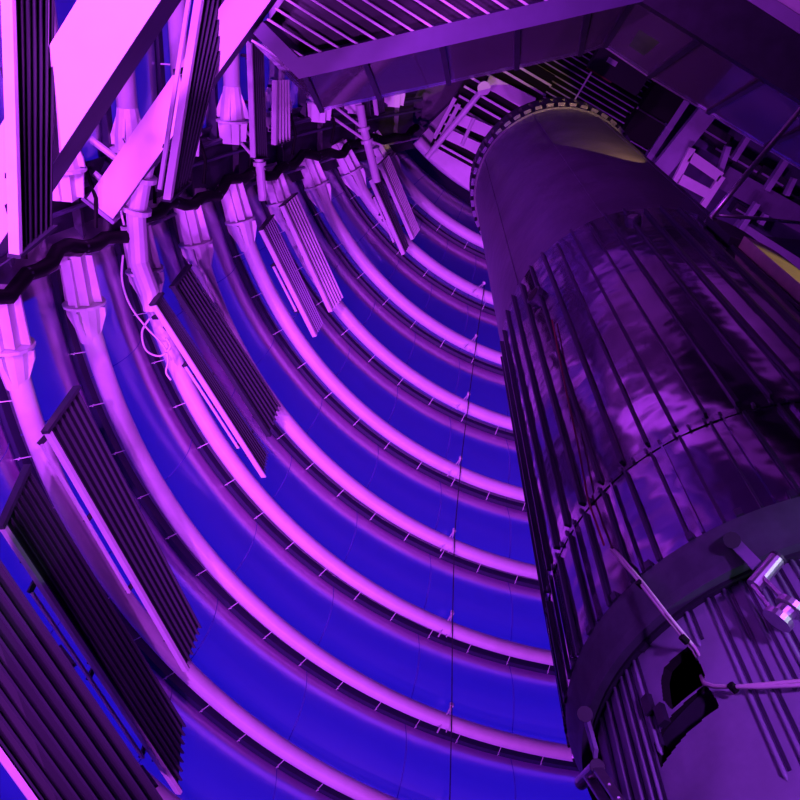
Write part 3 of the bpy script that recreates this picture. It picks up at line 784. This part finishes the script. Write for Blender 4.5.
# second, coarser grille to the left with bright beams
g2 = thing('slatted_panel', gp(480, 115), 'coarse slatted roof panel with broad pink beams beside the rocket top', 'grille')
c2 = gp(492, 112, 21.9)
for k in range(11):
    o = -1.25 + k * .26
    MB().beam(c2 + gn*o - gd*.95, c2 + gn*o + gd*1.0, .055, .08).build('slat', 'white', g2)
MB().box8([c2 + gd*a + gn*b + Vector((0, 0, .2)) for a, b in ((-1, -1.5), (1, -1.5), (1, 1.5), (-1, 1.5))] + [c2 + gd*a + gn*b + Vector((0, 0, .25)) for a, b in ((-1, -1.5), (1, -1.5), (1, 1.5), (-1, 1.5))]).build('back_panel', 'void', g2)
for (p, q_, w_) in (((487, 81), (533, 104), .32), ((458, 118), (490, 132), .30), ((448, 134), (478, 148), .28)):
    MB().beam(gp(*p, 21.7), gp(*q_, 21.7), w_, .14).build('beam', 'white', g2)
MB().tube([gp(474, 118, 21.6), gp(462, 145, 21.6)], .05, 8).build('cross_tube', 'white', g2)
# flat pink roof board next to the rim
q = [gp(444, 138, 22.2), gp(476, 150, 22.2), gp(500, 215, 22.2), gp(430, 158, 22.2)]
tag(MB().box8(q + [p + Vector((0, 0, .1)) for p in q]).build('roof_board', 'white'), 'flat pink-lit roof board beside the top of the rocket', 'board')
# diagonal prop with a round end
t = thing('roof_prop', gp(428, 156, 21.3), 'thin diagonal white prop with a round end under the roof', 'prop')
MB().tube([gp(427, 157, 21.3), gp(484, 88, 20.9)], .075, 10).build('tube', 'white', t)
p = gp(484, 88, 20.85); MB().tube([p + Vector((0, 0, -.06)), p + Vector((0, 0, .06))], .16, 16).build('end_disc', 'white', t)
for (a_, b_) in (((434, 138), (455, 98)), ((440, 140), (459, 104))):
    MB().beam(gp(*a_, 21.9), gp(*b_, 21.9), .10, .12).build('brace', 'white', t)

# roof steel on the right
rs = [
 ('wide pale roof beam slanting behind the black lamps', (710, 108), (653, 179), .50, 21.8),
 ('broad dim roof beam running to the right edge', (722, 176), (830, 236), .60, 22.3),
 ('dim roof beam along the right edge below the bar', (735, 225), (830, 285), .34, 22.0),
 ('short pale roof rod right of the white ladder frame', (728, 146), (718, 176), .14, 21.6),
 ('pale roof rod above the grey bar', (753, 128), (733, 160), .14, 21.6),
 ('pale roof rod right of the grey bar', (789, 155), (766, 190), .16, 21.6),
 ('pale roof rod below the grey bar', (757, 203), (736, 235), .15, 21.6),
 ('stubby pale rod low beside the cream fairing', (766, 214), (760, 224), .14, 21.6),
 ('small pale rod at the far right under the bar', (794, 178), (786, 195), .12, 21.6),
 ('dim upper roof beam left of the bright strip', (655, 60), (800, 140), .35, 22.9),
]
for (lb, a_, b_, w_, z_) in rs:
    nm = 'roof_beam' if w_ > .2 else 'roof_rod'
    tag(MB().beam(gp(*a_, z_), gp(*b_, z_), w_, .18).build(nm, 'shaded_roofsteel' if w_ > .3 and z_ > 22 else 'purplebeam'), lb, 'beam' if w_ > .2 else 'rod', 'roof steel on the right')
lf = thing('ladder_frame', gp(690, 180, 21.4), 'white ladder-like frame lit purple under the roof right of the rocket', 'frame')
for (a_, b_, w_, nm) in (((692, 148), (671, 190), .17, 'side_rail'), ((722, 176), (696, 216), .17, 'side_rail'), ((690, 156), (720, 177), .26, 'rung'), ((679, 178), (709, 194), .26, 'rung')):
    MB().beam(gp(*a_, 21.4), gp(*b_, 21.4), w_, .12).build(nm, 'white', lf)
m = MB()
q = [gp(640, 60, 23.2), gp(800, 140, 23.2), gp(840, 300, 23.2), gp(640, 190, 23.2)]
tag(MB().box8(q + [p + Vector((0, 0, .1)) for p in q]).build('roof_panel', 'beam'), 'dim purple roof panel behind the steel on the right', 'panel')
# small duct boxes among the roof steel
for k, (x, y, s_) in enumerate(((712, 135, .5), (745, 165, .4), (770, 178, .45), (785, 200, .5), (742, 212, .35), (722, 152, .35))):
    p = gp(x, y, 22.7); bx = MB().beam(p - gd*s_, p + gd*s_, s_ * .9, .35)
    t = tag(bx.build('duct_box', 'dark'), 'dark duct box in the roof, ' + ('nearest the wide pale beam', 'above the ladder frame', 'just above the grey bar', 'below the grey bar at the right edge', 'under the rod below the bar', 'left of the short pale rod')[k], 'duct', 'dark duct boxes in the roof')
    bk = MB().beam(p - gd*s_*.8 + Vector((0, 0, -.19)), p + gd*s_*.8 + Vector((0, 0, -.19)), .05, .03)
    bk.build('flange', 'purplebeam', t)
# black square lamps
for lb, x, y in (('black square stage lamp nearer the rocket rim', 643, 129), ('black square stage lamp beside the wide pale roof beam', 661, 103)):
    p = gp(x, y, 20.4); t = thing('stage_lamp', p, lb, 'lamp', 'black square lamps')
    MB().beam(p - gd*.42, p + gd*.38, .62, .34).build('housing', 'black', t)
    MB().beam(p - gd*.40 + Vector((0, 0, -.19)) - gn*.33, p + gd*.36 + Vector((0, 0, -.19)) - gn*.33, .03, .04).build('lip', 'dark', t)
    MB().beam(p + Vector((0, 0, .17)), p + Vector((0, 0, 1.8)), .08, .08, (1, 0, 0)).build('hanger', 'black', t)
# dark equipment box with a small red strip
p = gp(622, 68, 21.0); t = thing('equipment_box', p, 'dark equipment box with a red edge above the grille', 'box')
MB().beam(p - gd*.75, p + gd*.65, .75, .3).build('body', 'finback', t)
MB().beam(p - gd*.74 + gn*.39, p - gd*.05 + gn*.39, .04, .1).build('red_strip', 'red', t)
MB().beam(p - gd*.45 + Vector((0, 0, -.17)), p - gd*.2 + Vector((0, 0, -.17)), .12, .03).build('pink_light_patch', 'white', t)  # white plate standing in for a small pink light
p = gp(717, 96, 20.2); t = thing('warm_batten', p, 'short cream batten hanging before the wide pale roof beam', 'batten')
MB().beam(gp(709, 105, 20.2), gp(725, 88, 20.2), .10, .06).build('batten', 'cream', t)
MB().beam(p + Vector((0, 0, .03)), p + Vector((0, 0, ZR - 20.21)), .03, .03, (1, 0, 0)).build('hanger', 'dark', t)

for o in bpy.data.objects:
    if '_w' in o.keys(): del o['_w']
